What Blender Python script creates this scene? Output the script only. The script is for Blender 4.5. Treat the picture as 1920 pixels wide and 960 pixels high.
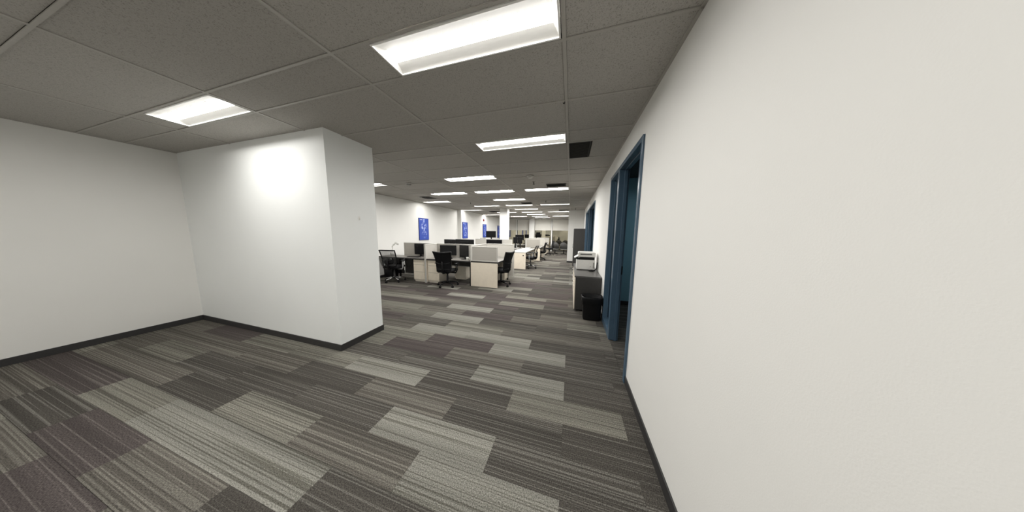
import bpy, bmesh, math, random
from mathutils import Vector, Matrix

for o in list(bpy.data.objects):
    bpy.data.objects.remove(o)
SC = bpy.context.scene
COL = SC.collection
PI = math.pi

# ------------------------------------------------------------------ camera
CAM_H = 1.5502
CEIL = 2.7132
F_PX = 385.6
YAW, PITCH, ROLL = 0.2768, 0.1142, -0.0126
fw = Vector((-math.sin(YAW)*math.cos(PITCH), math.cos(YAW)*math.cos(PITCH), -math.sin(PITCH)))
r0 = Vector((math.cos(YAW), math.sin(YAW), 0)); u0 = r0.cross(fw)
cr, sr = math.cos(ROLL), math.sin(ROLL)
RV = cr*r0 - sr*u0; UV = sr*r0 + cr*u0
cd = bpy.data.cameras.new('camera'); cam = bpy.data.objects.new('camera', cd); COL.objects.link(cam)
cd.sensor_fit = 'HORIZONTAL'; cd.sensor_width = 36.0; cd.lens = F_PX/1920*36.0
cd.clip_start = 0.02; cd.clip_end = 100
cam.matrix_world = Matrix(((RV.x, UV.x, -fw.x, 0), (RV.y, UV.y, -fw.y, 0), (RV.z, UV.z, -fw.z, CAM_H), (0, 0, 0, 1)))
SC.camera = cam

# ------------------------------------------------------------------ world and exposure
w = bpy.data.worlds.new('night'); SC.world = w; w.use_nodes = True
w.node_tree.nodes['Background'].inputs[0].default_value = (0.01, 0.012, 0.016, 1)
w.node_tree.nodes['Background'].inputs[1].default_value = 1.0
vs = SC.view_settings
vs.view_transform = 'Standard'; vs.look = 'None'; vs.gamma = 1; vs.use_curve_mapping = False
vs.exposure = 1.95
LAMP = 13.0            # emission of the lit troffer lenses of the front part
LAMP2 = 28.5          # stronger emission over the desks, raised to brighten the far area

# ------------------------------------------------------------------ materials
MATS = {}
def srgb(r, g, b):
    f = lambda c: (c/255/12.92) if c/255 <= 0.04045 else ((c/255+0.055)/1.055)**2.4
    return (f(r), f(g), f(b))
def mat(name, col, rough=0.6, metal=0.0, spec=0.5, noise=None, bump=None, nscale=40, emit=None, tint=0.06, coat=0):
    """plain procedural material: colour with faint noise variation and optional fine relief"""
    m = bpy.data.materials.new(name); m.use_nodes = True
    nt = m.node_tree; b = nt.nodes['Principled BSDF']
    b.inputs['Base Color'].default_value = (*col, 1); b.inputs['Roughness'].default_value = rough
    b.inputs['Metallic'].default_value = metal; b.inputs['Specular IOR Level'].default_value = spec
    b.inputs['Coat Weight'].default_value = coat
    if emit:
        b.inputs['Emission Color'].default_value = (*emit[0], 1); b.inputs['Emission Strength'].default_value = emit[1]
    else:
        tc = nt.nodes.new('ShaderNodeTexCoord'); n = nt.nodes.new('ShaderNodeTexNoise')
        n.inputs['Scale'].default_value = nscale; n.inputs['Detail'].default_value = 3
        nt.links.new(tc.outputs['Object'], n.inputs['Vector'])
        mx = nt.nodes.new('ShaderNodeMixRGB'); mx.blend_type = 'MULTIPLY'
        cr_ = nt.nodes.new('ShaderNodeValToRGB')
        lo = 1-2*tint
        cr_.color_ramp.elements[0].color = (lo, lo, lo, 1); cr_.color_ramp.elements[1].color = (1, 1, 1, 1)
        cr_.color_ramp.elements[0].position = 0.3; cr_.color_ramp.elements[1].position = 0.7
        nt.links.new(n.outputs['Fac'], cr_.inputs['Fac'])
        mx.inputs['Fac'].default_value = 1; mx.inputs['Color1'].default_value = (*col, 1)
        nt.links.new(cr_.outputs['Color'], mx.inputs['Color2']); nt.links.new(mx.outputs['Color'], b.inputs['Base Color'])
        if bump:
            n2 = nt.nodes.new('ShaderNodeTexNoise'); n2.inputs['Scale'].default_value = bump[0]; n2.inputs['Detail'].default_value = 2
            nt.links.new(tc.outputs['Object'], n2.inputs['Vector'])
            bp = nt.nodes.new('ShaderNodeBump'); bp.inputs['Strength'].default_value = bump[1]; bp.inputs['Distance'].default_value = 0.002
            nt.links.new(n2.outputs['Fac'], bp.inputs['Height']); nt.links.new(bp.outputs['Normal'], b.inputs['Normal'])
    MATS[name] = m
    return m

WHITE = mat('wall_paint', (0.795, 0.788, 0.757), 0.7, bump=(180, 0.15), nscale=1.2, tint=0.015)
PILLAR = mat('pillar_paint', (0.85, 0.865, 0.85), 0.7, bump=(180, 0.15), nscale=1.2, tint=0.015)
BASE = mat('baseboard_vinyl', (0.030, 0.029, 0.029), 0.55, nscale=12)
BLUE = mat('blue_frame_paint', srgb(70, 92, 110), 0.28, nscale=8, tint=0.03)
TEAL = mat('teal_office_paint', srgb(128, 172, 188), 0.7, nscale=3, tint=0.03)
GRIDM = mat('ceiling_grid_metal', (0.43, 0.41, 0.375), 0.5, nscale=20, tint=0.03)
SLAB = mat('plenum_dark', (0.05, 0.05, 0.05), 0.9)
REFLECTOR = mat('troffer_white_enamel', (0.86, 0.85, 0.82), 0.45, nscale=10, tint=0.01)
LENS = mat('troffer_lit_lens', (0.9, 0.9, 0.88), 0.5, emit=((1.0, 0.982, 0.95), LAMP))
LENS2 = mat('troffer_lit_lens_desks', (0.9, 0.9, 0.88), 0.5, emit=((1.0, 0.985, 0.96), LAMP2))
CREAM = mat('cream_laminate', (0.85, 0.765, 0.635), 0.45, nscale=14, tint=0.03)
CREAMEDGE = mat('cream_edge', (0.85, 0.79, 0.68), 0.45, nscale=14, tint=0.03)
DESK = mat('grey_desk_laminate', (0.21, 0.198, 0.18), 0.42, nscale=60, tint=0.08)
DESKEDGE = mat('dark_desk_edge', (0.035, 0.032, 0.030), 0.4, nscale=40)
PALE = mat('pale_desk_laminate', (0.42, 0.405, 0.37), 0.5, nscale=30, tint=0.04)
FABRIC = mat('grey_panel_fabric', (0.47, 0.445, 0.40), 0.9, bump=(500, 0.3), nscale=260, tint=0.12)
FABRICL = mat('light_panel_fabric', (0.53, 0.508, 0.462), 0.9, bump=(500, 0.3), nscale=120, tint=0.10)
ALU = mat('panel_trim_grey', (0.56, 0.545, 0.505), 0.4, nscale=20, tint=0.03)
MODESTY = mat('dark_modesty_panel', (0.055, 0.052, 0.048), 0.6, nscale=30, tint=0.1)
BLACK = mat('black_plastic', (0.007, 0.007, 0.008), 0.4, spec=0.25, nscale=40, tint=0.1)
BLACKF = mat('black_upholstery', (0.009, 0.009, 0.010), 0.85, spec=0.2, bump=(600, 0.3), nscale=200, tint=0.2)
SCREEN = mat('dark_screen', (0.006, 0.006, 0.007), 0.2, spec=0.25, nscale=4, tint=0.05)
CHROME = mat('polished_metal', (0.70, 0.70, 0.70), 0.22, metal=1.0, nscale=20, tint=0.03)
SILVER = mat('silver_plastic', (0.48, 0.48, 0.48), 0.35, metal=0.5, nscale=20, tint=0.03)
GREYF = mat('grey_upholstery', (0.07, 0.068, 0.066), 0.9, bump=(500, 0.3), nscale=200, tint=0.15)
SHELL = mat('light_grey_shell', (0.38, 0.38, 0.37), 0.45, nscale=20, tint=0.03)
CARBON = mat('charcoal_laminate', (0.042, 0.040, 0.038), 0.45, nscale=30, tint=0.08)
CARBONTOP = mat('charcoal_worktop', (0.10, 0.097, 0.092), 0.3, nscale=40, tint=0.08)
PRWHITE = mat('printer_white', (0.70, 0.69, 0.655), 0.4, nscale=20, tint=0.02)
BAG = mat('bin_liner', (0.006, 0.006, 0.007), 0.35, spec=0.25, bump=(30, 0.8), nscale=20, tint=0.2)
VENT = mat('vent_grey', (0.30, 0.29, 0.27), 0.5, nscale=20)
VENTDARK = mat('return_grille_dark', (0.020, 0.018, 0.015), 0.7, nscale=60, tint=0.2)
DEVICE = mat('device_white', (0.62, 0.60, 0.56), 0.45, nscale=20, tint=0.03)
RED = mat('alarm_red', (0.22, 0.012, 0.010), 0.4, nscale=20)
BLIND = mat('blind_fabric', (0.74, 0.72, 0.665), 0.85, bump=(400, 0.2), nscale=80, tint=0.02)
PETAL = mat('white_petal', (0.85, 0.85, 0.80), 0.6, nscale=40, tint=0.03)
STEM = mat('brown_stem', (0.12, 0.09, 0.05), 0.7, nscale=40)
WPLASTIC = mat('white_plastic', (0.80, 0.79, 0.75), 0.35, nscale=20, tint=0.02)

def tile_material():
    m = bpy.data.materials.new('fissured_ceiling_tile'); m.use_nodes = True
    nt = m.node_tree; b = nt.nodes['Principled BSDF']; b.inputs['Roughness'].default_value = 0.95
    b.inputs['Specular IOR Level'].default_value = 0.1
    g = nt.nodes.new('ShaderNodeNewGeometry')
    n = nt.nodes.new('ShaderNodeTexNoise'); n.inputs['Scale'].default_value = 140; n.inputs['Detail'].default_value = 3; n.inputs['Distortion'].default_value = 1.2
    nt.links.new(g.outputs['Position'], n.inputs['Vector'])
    r = nt.nodes.new('ShaderNodeValToRGB'); e = r.color_ramp.elements
    e[0].position = 0.36; e[0].color = (0.29, 0.275, 0.247, 1); e[1].position = 0.46; e[1].color = (0.450, 0.431, 0.400, 1)
    nt.links.new(n.outputs['Fac'], r.inputs['Fac'])
    oi = nt.nodes.new('ShaderNodeObjectInfo'); mr = nt.nodes.new('ShaderNodeMapRange')
    mr.inputs['To Min'].default_value = 0.95; mr.inputs['To Max'].default_value = 1.04
    nt.links.new(oi.outputs['Random'], mr.inputs['Value'])
    mx = nt.nodes.new('ShaderNodeVectorMath'); mx.operation = 'SCALE'
    nt.links.new(r.outputs['Color'], mx.inputs[0]); nt.links.new(mr.outputs['Result'], mx.inputs['Scale'])
    nt.links.new(mx.outputs['Vector'], b.inputs['Base Color'])
    bp = nt.nodes.new('ShaderNodeBump'); bp.inputs['Strength'].default_value = 0.5; bp.inputs['Distance'].default_value = 0.003
    nt.links.new(n.outputs['Fac'], bp.inputs['Height']); nt.links.new(bp.outputs['Normal'], b.inputs['Normal'])
    return m
TILE = tile_material()

def carpet_material(name, base, line, lo, hi, xs=0.35, freq=95):
    """tufted plank: thin lines running along the plank over a pile of two yarns"""
    m = bpy.data.materials.new(name); m.use_nodes = True
    nt = m.node_tree; b = nt.nodes['Principled BSDF']; b.inputs['Roughness'].default_value = 1.0
    b.inputs['Specular IOR Level'].default_value = 0.05
    g = nt.nodes.new('ShaderNodeNewGeometry'); oi = nt.nodes.new('ShaderNodeObjectInfo')
    mul = nt.nodes.new('ShaderNodeVectorMath'); mul.operation = 'MULTIPLY'; mul.inputs[1].default_value = (xs, freq, 1)
    nt.links.new(g.outputs['Position'], mul.inputs[0])
    sc = nt.nodes.new('ShaderNodeMath'); sc.operation = 'MULTIPLY'; sc.inputs[1].default_value = 37.0
    nt.links.new(oi.outputs['Random'], sc.inputs[0])
    cmb = nt.nodes.new('ShaderNodeCombineXYZ'); nt.links.new(sc.outputs[0], cmb.inputs['Z'])
    add = nt.nodes.new('ShaderNodeVectorMath'); nt.links.new(mul.outputs[0], add.inputs[0]); nt.links.new(cmb.outputs[0], add.inputs[1])
    n = nt.nodes.new('ShaderNodeTexNoise'); n.inputs['Scale'].default_value = 1.0; n.inputs['Detail'].default_value = 1.0
    nt.links.new(add.outputs[0], n.inputs['Vector'])
    r = nt.nodes.new('ShaderNodeValToRGB'); e = r.color_ramp.elements
    e[0].position = lo; e[0].color = (0, 0, 0, 1); e[1].position = hi; e[1].color = (1, 1, 1, 1)
    nt.links.new(n.outputs['Fac'], r.inputs['Fac'])
    # slow change of line density across the plank
    n3 = nt.nodes.new('ShaderNodeTexNoise'); n3.inputs['Scale'].default_value = 0.085; n3.inputs['Detail'].default_value = 1.0
    nt.links.new(add.outputs[0], n3.inputs['Vector'])
    # yarn speckle
    n2 = nt.nodes.new('ShaderNodeTexNoise'); n2.inputs['Scale'].default_value = 150; n2.inputs['Detail'].default_value = 2
    nt.links.new(g.outputs['Position'], n2.inputs['Vector'])
    mx = nt.nodes.new('ShaderNodeMixRGB'); mx.inputs['Color1'].default_value = (*base, 1); mx.inputs['Color2'].default_value = (*line, 1)
    nt.links.new(r.outputs['Color'], mx.inputs['Fac'])
    mr = nt.nodes.new('ShaderNodeMapRange'); mr.inputs['From Min'].default_value = 0.3; mr.inputs['From Max'].default_value = 0.7
    mr.inputs['To Min'].default_value = 0.45; mr.inputs['To Max'].default_value = 1.55
    nt.links.new(n2.outputs['Fac'], mr.inputs['Value'])
    mr3 = nt.nodes.new('ShaderNodeMapRange'); mr3.inputs['From Min'].default_value = 0.3; mr3.inputs['From Max'].default_value = 0.7
    mr3.inputs['To Min'].default_value = 0.82; mr3.inputs['To Max'].default_value = 1.2
    nt.links.new(n3.outputs['Fac'], mr3.inputs['Value'])
    pm = nt.nodes.new('ShaderNodeMath'); pm.operation = 'MULTIPLY'
    nt.links.new(mr.outputs['Result'], pm.inputs[0]); nt.links.new(mr3.outputs['Result'], pm.inputs[1])
    vm = nt.nodes.new('ShaderNodeVectorMath'); vm.operation = 'SCALE'
    nt.links.new(mx.outputs['Color'], vm.inputs[0]); nt.links.new(pm.outputs[0], vm.inputs['Scale'])
    nt.links.new(vm.outputs['Vector'], b.inputs['Base Color'])
    bp = nt.nodes.new('ShaderNodeBump'); bp.inputs['Strength'].default_value = 0.6; bp.inputs['Distance'].default_value = 0.003
    nt.links.new(n2.outputs['Fac'], bp.inputs['Height']); nt.links.new(bp.outputs['Normal'], b.inputs['Normal'])
    return m
C_LIGHT = carpet_material('carpet_light', (0.11, 0.106, 0.089), (0.212, 0.207, 0.182), 0.37, 0.49)
C_MID = carpet_material('carpet_mid', (0.083, 0.076, 0.066), (0.155, 0.146, 0.126), 0.46, 0.60)
C_DARK = carpet_material('carpet_dark', (0.063, 0.058, 0.051), (0.138, 0.132, 0.117), 0.535, 0.66, 0.35, 120)
C_PLUM = carpet_material('carpet_plum', (0.070, 0.060, 0.057), (0.128, 0.115, 0.105), 0.54, 0.68)
C_PALE = carpet_material('carpet_pale', (0.095, 0.090, 0.076), (0.185, 0.178, 0.152), 0.40, 0.54)
CARPETS = [C_LIGHT, C_MID, C_DARK, C_PLUM, C_PALE]

def mesh_fabric(name, col, holes):
    m = bpy.data.materials.new(name); m.use_nodes = True
    nt = m.node_tree; b = nt.nodes['Principled BSDF']; b.inputs['Base Color'].default_value = (*col, 1); b.inputs['Roughness'].default_value = 0.8; b.inputs['Specular IOR Level'].default_value = 0.2
    tc = nt.nodes.new('ShaderNodeTexCoord'); n = nt.nodes.new('ShaderNodeTexNoise'); n.inputs['Scale'].default_value = 300
    nt.links.new(tc.outputs['Object'], n.inputs['Vector'])
    mr = nt.nodes.new('ShaderNodeMapRange'); mr.inputs['From Min'].default_value = 0.3; mr.inputs['From Max'].default_value = 0.7
    mr.inputs['To Min'].default_value = max(0, 1-holes-0.15); mr.inputs['To Max'].default_value = min(1, 1-holes+0.15)
    nt.links.new(n.outputs['Fac'], mr.inputs['Value']); nt.links.new(mr.outputs['Result'], b.inputs['Alpha'])
    return m
MESHG = mesh_fabric('grey_seat_mesh', (0.07, 0.07, 0.07), 0.42)
MESHB = mesh_fabric('black_seat_mesh', (0.006, 0.006, 0.007), -0.2)

def glass_material():
    m = bpy.data.materials.new('coated_window_glass'); m.use_nodes = True
    nt = m.node_tree; nt.nodes.remove(nt.nodes['Principled BSDF'])
    out = nt.nodes['Material Output']
    gl = nt.nodes.new('ShaderNodeBsdfGlossy'); gl.inputs['Roughness'].default_value = 0.015; gl.inputs['Color'].default_value = (0.82, 0.76, 0.58, 1)
    tr = nt.nodes.new('ShaderNodeBsdfTransparent'); tr.inputs['Color'].default_value = (0.5, 0.5, 0.5, 1)
    ms = nt.nodes.new('ShaderNodeMixShader'); ms.inputs[0].default_value = 0.48
    nt.links.new(tr.outputs[0], ms.inputs[1]); nt.links.new(gl.outputs[0], ms.inputs[2]); nt.links.new(ms.outputs[0], out.inputs['Surface'])
    return m
GLASS = glass_material()
def pane_material():
    m = bpy.data.materials.new('clear_sidelight_glass'); m.use_nodes = True
    nt = m.node_tree; nt.nodes.remove(nt.nodes['Principled BSDF'])
    out = nt.nodes['Material Output']
    gl = nt.nodes.new('ShaderNodeBsdfGlossy'); gl.inputs['Roughness'].default_value = 0.01
    tr = nt.nodes.new('ShaderNodeBsdfTransparent'); tr.inputs['Color'].default_value = (0.85, 0.9, 0.9, 1)
    fr = nt.nodes.new('ShaderNodeFresnel'); fr.inputs['IOR'].default_value = 1.3
    ms = nt.nodes.new('ShaderNodeMixShader')
    nt.links.new(fr.outputs[0], ms.inputs[0]); nt.links.new(tr.outputs[0], ms.inputs[1]); nt.links.new(gl.outputs[0], ms.inputs[2]); nt.links.new(ms.outputs[0], out.inputs['Surface'])
    return m
PANE = pane_material()
def poster_material(name, seed):
    """blue print with pale drawing in two clumps down the middle"""
    m = bpy.data.materials.new(name); m.use_nodes = True
    nt = m.node_tree; b = nt.nodes['Principled BSDF']; b.inputs['Roughness'].default_value = 0.4
    tc = nt.nodes.new('ShaderNodeTexCoord')
    vo = nt.nodes.new('ShaderNodeTexNoise'); vo.inputs['Scale'].default_value = 13; vo.inputs['Detail'].default_value = 3
    mp = nt.nodes.new('ShaderNodeMapping'); mp.inputs['Location'].default_value = (seed*3.1, seed*1.7, seed)
    nt.links.new(tc.outputs['Object'], mp.inputs['Vector']); nt.links.new(mp.outputs[0], vo.inputs['Vector'])
    r = nt.nodes.new('ShaderNodeValToRGB'); r.color_ramp.elements[0].position = 0.47; r.color_ramp.elements[1].position = 0.68
    nt.links.new(vo.outputs['Fac'], r.inputs['Fac'])
    masks = []
    for (cy, cz, ry, rz) in ((0, 0.09, 0.19, 0.22), (0.03, -0.22, 0.19, 0.17), (0, 0.36, 0.06, 0.10)):
        s = nt.nodes.new('ShaderNodeVectorMath'); s.operation = 'SUBTRACT'; s.inputs[1].default_value = (0, cy, cz)
        nt.links.new(tc.outputs['Object'], s.inputs[0])
        d = nt.nodes.new('ShaderNodeVectorMath'); d.operation = 'MULTIPLY'; d.inputs[1].default_value = (0, 1/ry, 1/rz)
        nt.links.new(s.outputs[0], d.inputs[0])
        l = nt.nodes.new('ShaderNodeVectorMath'); l.operation = 'LENGTH'; nt.links.new(d.outputs[0], l.inputs[0])
        mr = nt.nodes.new('ShaderNodeMapRange'); mr.inputs['From Min'].default_value = 0.6; mr.inputs['From Max'].default_value = 1.05
        mr.inputs['To Min'].default_value = 1; mr.inputs['To Max'].default_value = 0
        nt.links.new(l.outputs['Value'], mr.inputs['Value']); masks.append(mr)
    a = nt.nodes.new('ShaderNodeMath'); a.operation = 'MAXIMUM'
    nt.links.new(masks[0].outputs[0], a.inputs[0]); nt.links.new(masks[1].outputs[0], a.inputs[1])
    a2 = nt.nodes.new('ShaderNodeMath'); a2.operation = 'MAXIMUM'
    nt.links.new(a.outputs[0], a2.inputs[0]); nt.links.new(masks[2].outputs[0], a2.inputs[1])
    ml = nt.nodes.new('ShaderNodeMath'); ml.operation = 'MULTIPLY'
    nt.links.new(a2.outputs[0], ml.inputs[0]); nt.links.new(r.outputs['Color'], ml.inputs[1])
    mx = nt.nodes.new('ShaderNodeMixRGB'); mx.inputs['Color1'].default_value = (*srgb(44, 74, 172), 1); mx.inputs['Color2'].default_value = (*srgb(205, 218, 250), 1)
    nt.links.new(ml.outputs[0], mx.inputs['Fac']); nt.links.new(mx.outputs['Color'], b.inputs['Base Color'])
    return m
POSTEDGE = mat('poster_navy_edge', srgb(28, 40, 110), 0.5)

# ------------------------------------------------------------------ mesh helpers
class MB:
    def __init__(self): self.v = []; self.f = []; self.s = []; self.mi = []
    def add(self, vs_, fs, smooth=False, mi=0):
        n = len(self.v); self.v += [tuple(p) for p in vs_]
        for q in fs: self.f.append([n+i for i in q]); self.s.append(smooth); self.mi.append(mi)
        return self
    def box(self, x0, x1, y0, y1, z0, z1, mi=0):
        vv = [(x0,y0,z0),(x1,y0,z0),(x1,y1,z0),(x0,y1,z0),(x0,y0,z1),(x1,y0,z1),(x1,y1,z1),(x0,y1,z1)]
        return self.add(vv, [(0,3,2,1),(4,5,6,7),(0,1,5,4),(1,2,6,5),(2,3,7,6),(3,0,4,7)], mi=mi)
    def prism(self, poly, axis, a, b, smooth=False):
        """poly: list of 2D points; axis 'x' -> (y,z), 'y' -> (x,z), 'z' -> (x,y)"""
        n = len(poly)
        put = {'x': lambda p, t: (t, p[0], p[1]), 'y': lambda p, t: (p[0], t, p[1]), 'z': lambda p, t: (p[0], p[1], t)}[axis]
        vv = [put(p, a) for p in poly]+[put(p, b) for p in poly]
        fs = [tuple(range(n))[::-1], tuple(range(n, 2*n))]
        self.add(vv, fs); k = len(self.v)-2*n
        for i in range(n):
            j = (i+1) % n; self.f.append([k+i, k+j, k+n+j, k+n+i]); self.s.append(smooth); self.mi.append(0)
        return self
    def rings(self, rings, cap=True, closed=False, smooth=True):
        n = len(rings[0]); k = len(self.v)
        for r in rings: self.v += [tuple(p) for p in r]
        m = len(rings)
        for a in range(m if closed else m-1):
            b = (a+1) % m
            for i in range(n):
                j = (i+1) % n; self.f.append([k+a*n+i, k+a*n+j, k+b*n+j, k+b*n+i]); self.s.append(smooth); self.mi.append(0)
        if cap and not closed:
            self.f.append([k+i for i in range(n)][::-1]); self.s.append(False); self.mi.append(0)
            self.f.append([k+(m-1)*n+i for i in range(n)]); self.s.append(False); self.mi.append(0)
        return self
    def tube(self, path, r, n=8, closed=False, flat=1.0):
        path = [Vector(p) for p in path]; m = len(path); rs = r if isinstance(r, (list, tuple)) else [r]*m
        rg = []; prev = None
        for i, p in enumerate(path):
            a = path[(i-1) % m] if (closed or i > 0) else p; b = path[(i+1) % m] if (closed or i < m-1) else p
            t = (b-a).normalized()
            if prev is None:
                q = Vector((0, 0, 1)) if abs(t.z) < 0.9 else Vector((1, 0, 0)); s = t.cross(q).normalized()
            else: s = (prev - t*prev.dot(t)).normalized()
            prev = s; u = t.cross(s)
            rg.append([p + s*(rs[i]*math.cos(2*PI*k/n)) + u*(rs[i]*flat*math.sin(2*PI*k/n)) for k in range(n)])
        return self.rings(rg, closed=closed)
    def lathe(self, prof, n=16, c=(0, 0, 0)):
        return self.rings([[(c[0]+r*math.cos(2*PI*k/n), c[1]+r*math.sin(2*PI*k/n), c[2]+z) for k in range(n)] for r, z in prof])
    def build(self, name, m, parent=None, loc=None, bevel=0, seg=2, sub=0):
        me = bpy.data.meshes.new(name); me.from_pydata(self.v, [], self.f)
        for mm in (m if isinstance(m, list) else [m]): me.materials.append(mm)
        me.polygons.foreach_set('use_smooth', self.s); me.polygons.foreach_set('material_index', self.mi); me.update()
        bm = bmesh.new(); bm.from_mesh(me); bmesh.ops.recalc_face_normals(bm, faces=bm.faces); bm.to_mesh(me); bm.free()
        o = bpy.data.objects.new(name, me); COL.objects.link(o)
        if parent is not None: o.parent = parent
        if loc is not None: o.location = loc
        if bevel:
            b = o.modifiers.new('bevel', 'BEVEL'); b.width = bevel; b.segments = seg; b.limit_method = 'ANGLE'; b.angle_limit = math.radians(40)
        if sub:
            b = o.modifiers.new('sub', 'SUBSURF'); b.levels = sub; b.render_levels = sub
        return o

def tag(o, label=None, cat=None, group=None, kind=None):
    if label: o['label'] = label
    if cat: o['category'] = cat
    if group: o['group'] = group
    if kind: o['kind'] = kind
    return o
def thing(name, label, cat, loc=(0, 0, 0), rz=0, group=None):
    o = bpy.data.objects.new(name, None); COL.objects.link(o); o.empty_display_size = 0.1
    o.location = loc; o.rotation_euler = (0, 0, rz)
    return tag(o, label, cat, group)
def struct(name, mb, m, label, cat, parent=None, bevel=0):
    o = mb.build(name, m, parent, bevel=bevel)
    return tag(o, label, cat, kind='structure')
KIDS = {}
def copy_tree(o, parent=None):
    c = o.copy(); COL.objects.link(c); c.parent = parent
    for ch in [x for x in o.children]: copy_tree(ch, c)
    return c
def link_data(name, src, parent, loc):
    o = bpy.data.objects.new(name, src.data); COL.objects.link(o); o.parent = parent; o.location = loc
    return o

# ------------------------------------------------------------------ room dimensions
XR = 0.6103        # right wall
XL, XL2 = -6.0, -5.78   # left wall, near and far stretch
YS = 10.15         # where the left wall steps in
YB = 17.7          # window wall
YF = -2.2          # wall behind the camera
WT = 0.095         # thickness of the right wall
XO = 3.2           # outer side of the side offices
JX, JY = -0.155, 11.2   # corner of the wall block at the end of the right side
PX, PY0, PY1 = -2.784, 1.807, 2.419
D1 = (2.23, 3.82); D2 = (6.2, 9.7); DZ = 2.455

# ------------------------------------------------------------------ floor
rnd = random.Random(5)
floor = struct('floor', MB().box(XL-0.2, XO+0.2, YF-0.2, YB+0.3, -0.12, -0.007), C_DARK, 'striped grey carpet floor of the whole office', 'floor')
PW, PL, Y0 = 0.248, 0.965, 0.081
known = {   # (row, joint number of the left end in half planks) -> carpet shade seen in the photograph
    (4, -3): 0, (3, -2): 0, (2, -5): 0, (3, -4): 1, (5, -4): 1, (6, -5): 0, (6, -7): 4, (6, -1): 4, (6, -3): 2, (7, -2): 0, (8, -7): 4,
    (8, -5): 3, (8, -3): 1, (8, -1): 2, (9, -2): 0, (9, -4): 3, (10, -5): 0, (10, -3): 0, (10, -1): 2, (11, -6): 2, (11, -4): 4, (11, -2): 1,
    (12, -5): 0, (12, -3): 2, (12, -1): 2, (14, -5): 0, (17, -6): 0, (4, -1): 2, (4, -5): 2, (5, -2): 2, (5, 0): 2, (3, 0): 2, (7, -4): 2, (7, 0): 2, (7, -6): 2,
    (2, -3): 2, (2, -1): 0, (1, -4): 2, (1, -2): 2, (1, 0): 2, (0, -3): 2, (9, 0): 2, (11, 0): 1, (13, -4): 3, (13, -2): 1, (13, -6): 1, (14, -3): 2, (15, -4): 3,
    (15, -6): 1, (16, -5): 2, (16, -3): 4, (18, -3): 4, (18, -1): 1, (20, -5): 0, (13, 0): 4, (16, -1): 2, (5, -6): 2, (4, -7): 2, (6, 1): 2}
rows = []
for k in range(-9, 72):
    y = Y0+k*PW
    h0 = -13 if k % 2 == 0 else -14
    for h in range(h0, 8, 2):
        xa, xb = h*PL/2, h*PL/2+PL
        xa, xb = max(xa, XL+0.001), min(xb, XR-0.001)
        ya, yb = y, min(y+PW, YB-0.001)
        if xb-xa < 0.05 or yb-ya < 0.02: continue
        sh = known.get((k, h))
        if sh is None and h >= 1 and k < 12: sh = 2
        if sh is None: sh = rnd.choices((0, 1, 2, 3, 4), (0.05, 0.33, 0.28, 0.14, 0.20))[0]
        rows.append((k, h, xa, xb, ya, yb, sh))
def seen(xa, xb, ya, yb):
    v = Vector(((xa+xb)/2, (ya+yb)/2, -CAM_H)); d = v.dot(fw)
    if d < 0.25: return 0
    px_, py_ = 960+F_PX*v.dot(RV)/d, 480-F_PX*v.dot(UV)/d
    if not (500 < px_ < 1330 and py_ < 1060): return 0
    return (xb-xa)*(yb-ya)*1.0/(v.length**3)
rows.sort(key=lambda r: -seen(*r[2:6]))
full = {}
for sh in range(5):
    full[sh] = None
far = MB(); count = 0
for (k, h, xa, xb, ya, yb, sh) in rows:
    if count < 290 and seen(xa, xb, ya, yb) > 0:
        if abs((xb-xa)-PL) < 1e-4 and abs(yb-ya-PW) < 1e-4:
            if full[sh] is None:
                full[sh] = MB().box(0.0006, PL-0.0006, 0.0006, PW-0.0006, -0.007, 0).build('carpet_plank', CARPETS[sh], floor, (xa, ya, 0))
            else:
                link_data('carpet_plank', full[sh], floor, (xa, ya, 0))
        else:
            MB().box(0.0006, xb-xa-0.0006, 0.0006, yb-ya-0.0006, -0.007, 0).build('carpet_plank', CARPETS[sh], floor, (xa, ya, 0))
        count += 1
    else:
        far.box(xa+0.0006, xb-0.0006, ya+0.0006, yb-0.0006, -0.007, 0, mi=sh)
fo = far.build('carpet_planks_beyond', CARPETS, floor); fo['kind'] = 'stuff'

# ------------------------------------------------------------------ ceiling, its tiles and bars
ceiling = struct('ceiling', MB().box(XL-0.2, XO+0.2, YF-0.2, YB+0.3, CEIL+0.16, CEIL+0.24).box(XR+WT+0.002, XO, YF, YB, CEIL-0.02, CEIL+0.16), SLAB,
                 'suspended ceiling of grey fissured tiles in a long grid', 'ceiling')
GX, GXP = -0.0908, 1.497
GY, GYP = 1.1186, 1.4945
FT = GYP/5
LIGHTS = {(0, 0), (0, 1), (0, 3), (0, 5), (0, 7), (0, 9), (1, 2), (1, 3), (1, 4), (1, 5), (1, 6), (1, 7), (1, 8), (1, 9), (1, 10), (2, 3), (2, 5), (2, 7), (2, 9),
          (3, 2), (3, 4), (3, 6), (3, 8), (0, -1), (0, -2), (2, 0), (2, -1), (1, -1), (3, -2)}
LW = 1.195   # length of a troffer
GR = 0.0125
GC = 0.008
xcuts = [XR] + [GX-GXP*i for i in range(4)] + [XL]
tile_cache = {}
ti = 0
def tile(xa, xb, ya, yb):
    xa, xb, ya, yb = xa+GR+0.0013, xb-GR-0.0013, ya+GC+0.0022, yb-GC-0.0022
    if ya >= YB or yb <= YF or xb-xa < 0.03: return
    ya, yb = max(ya, YF+0.004), min(yb, YB-0.004)
    if yb-ya < 0.03: return
    key = (round(xb-xa, 4), round(yb-ya, 4))
    if key in tile_cache: link_data('ceiling_tile', tile_cache[key], ceiling, (xa, ya, CEIL+0.006))
    else: tile_cache[key] = MB().box(0, key[0], 0, key[1], 0, 0.015).build('ceiling_tile', TILE, ceiling, (xa, ya, CEIL+0.006))
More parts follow.
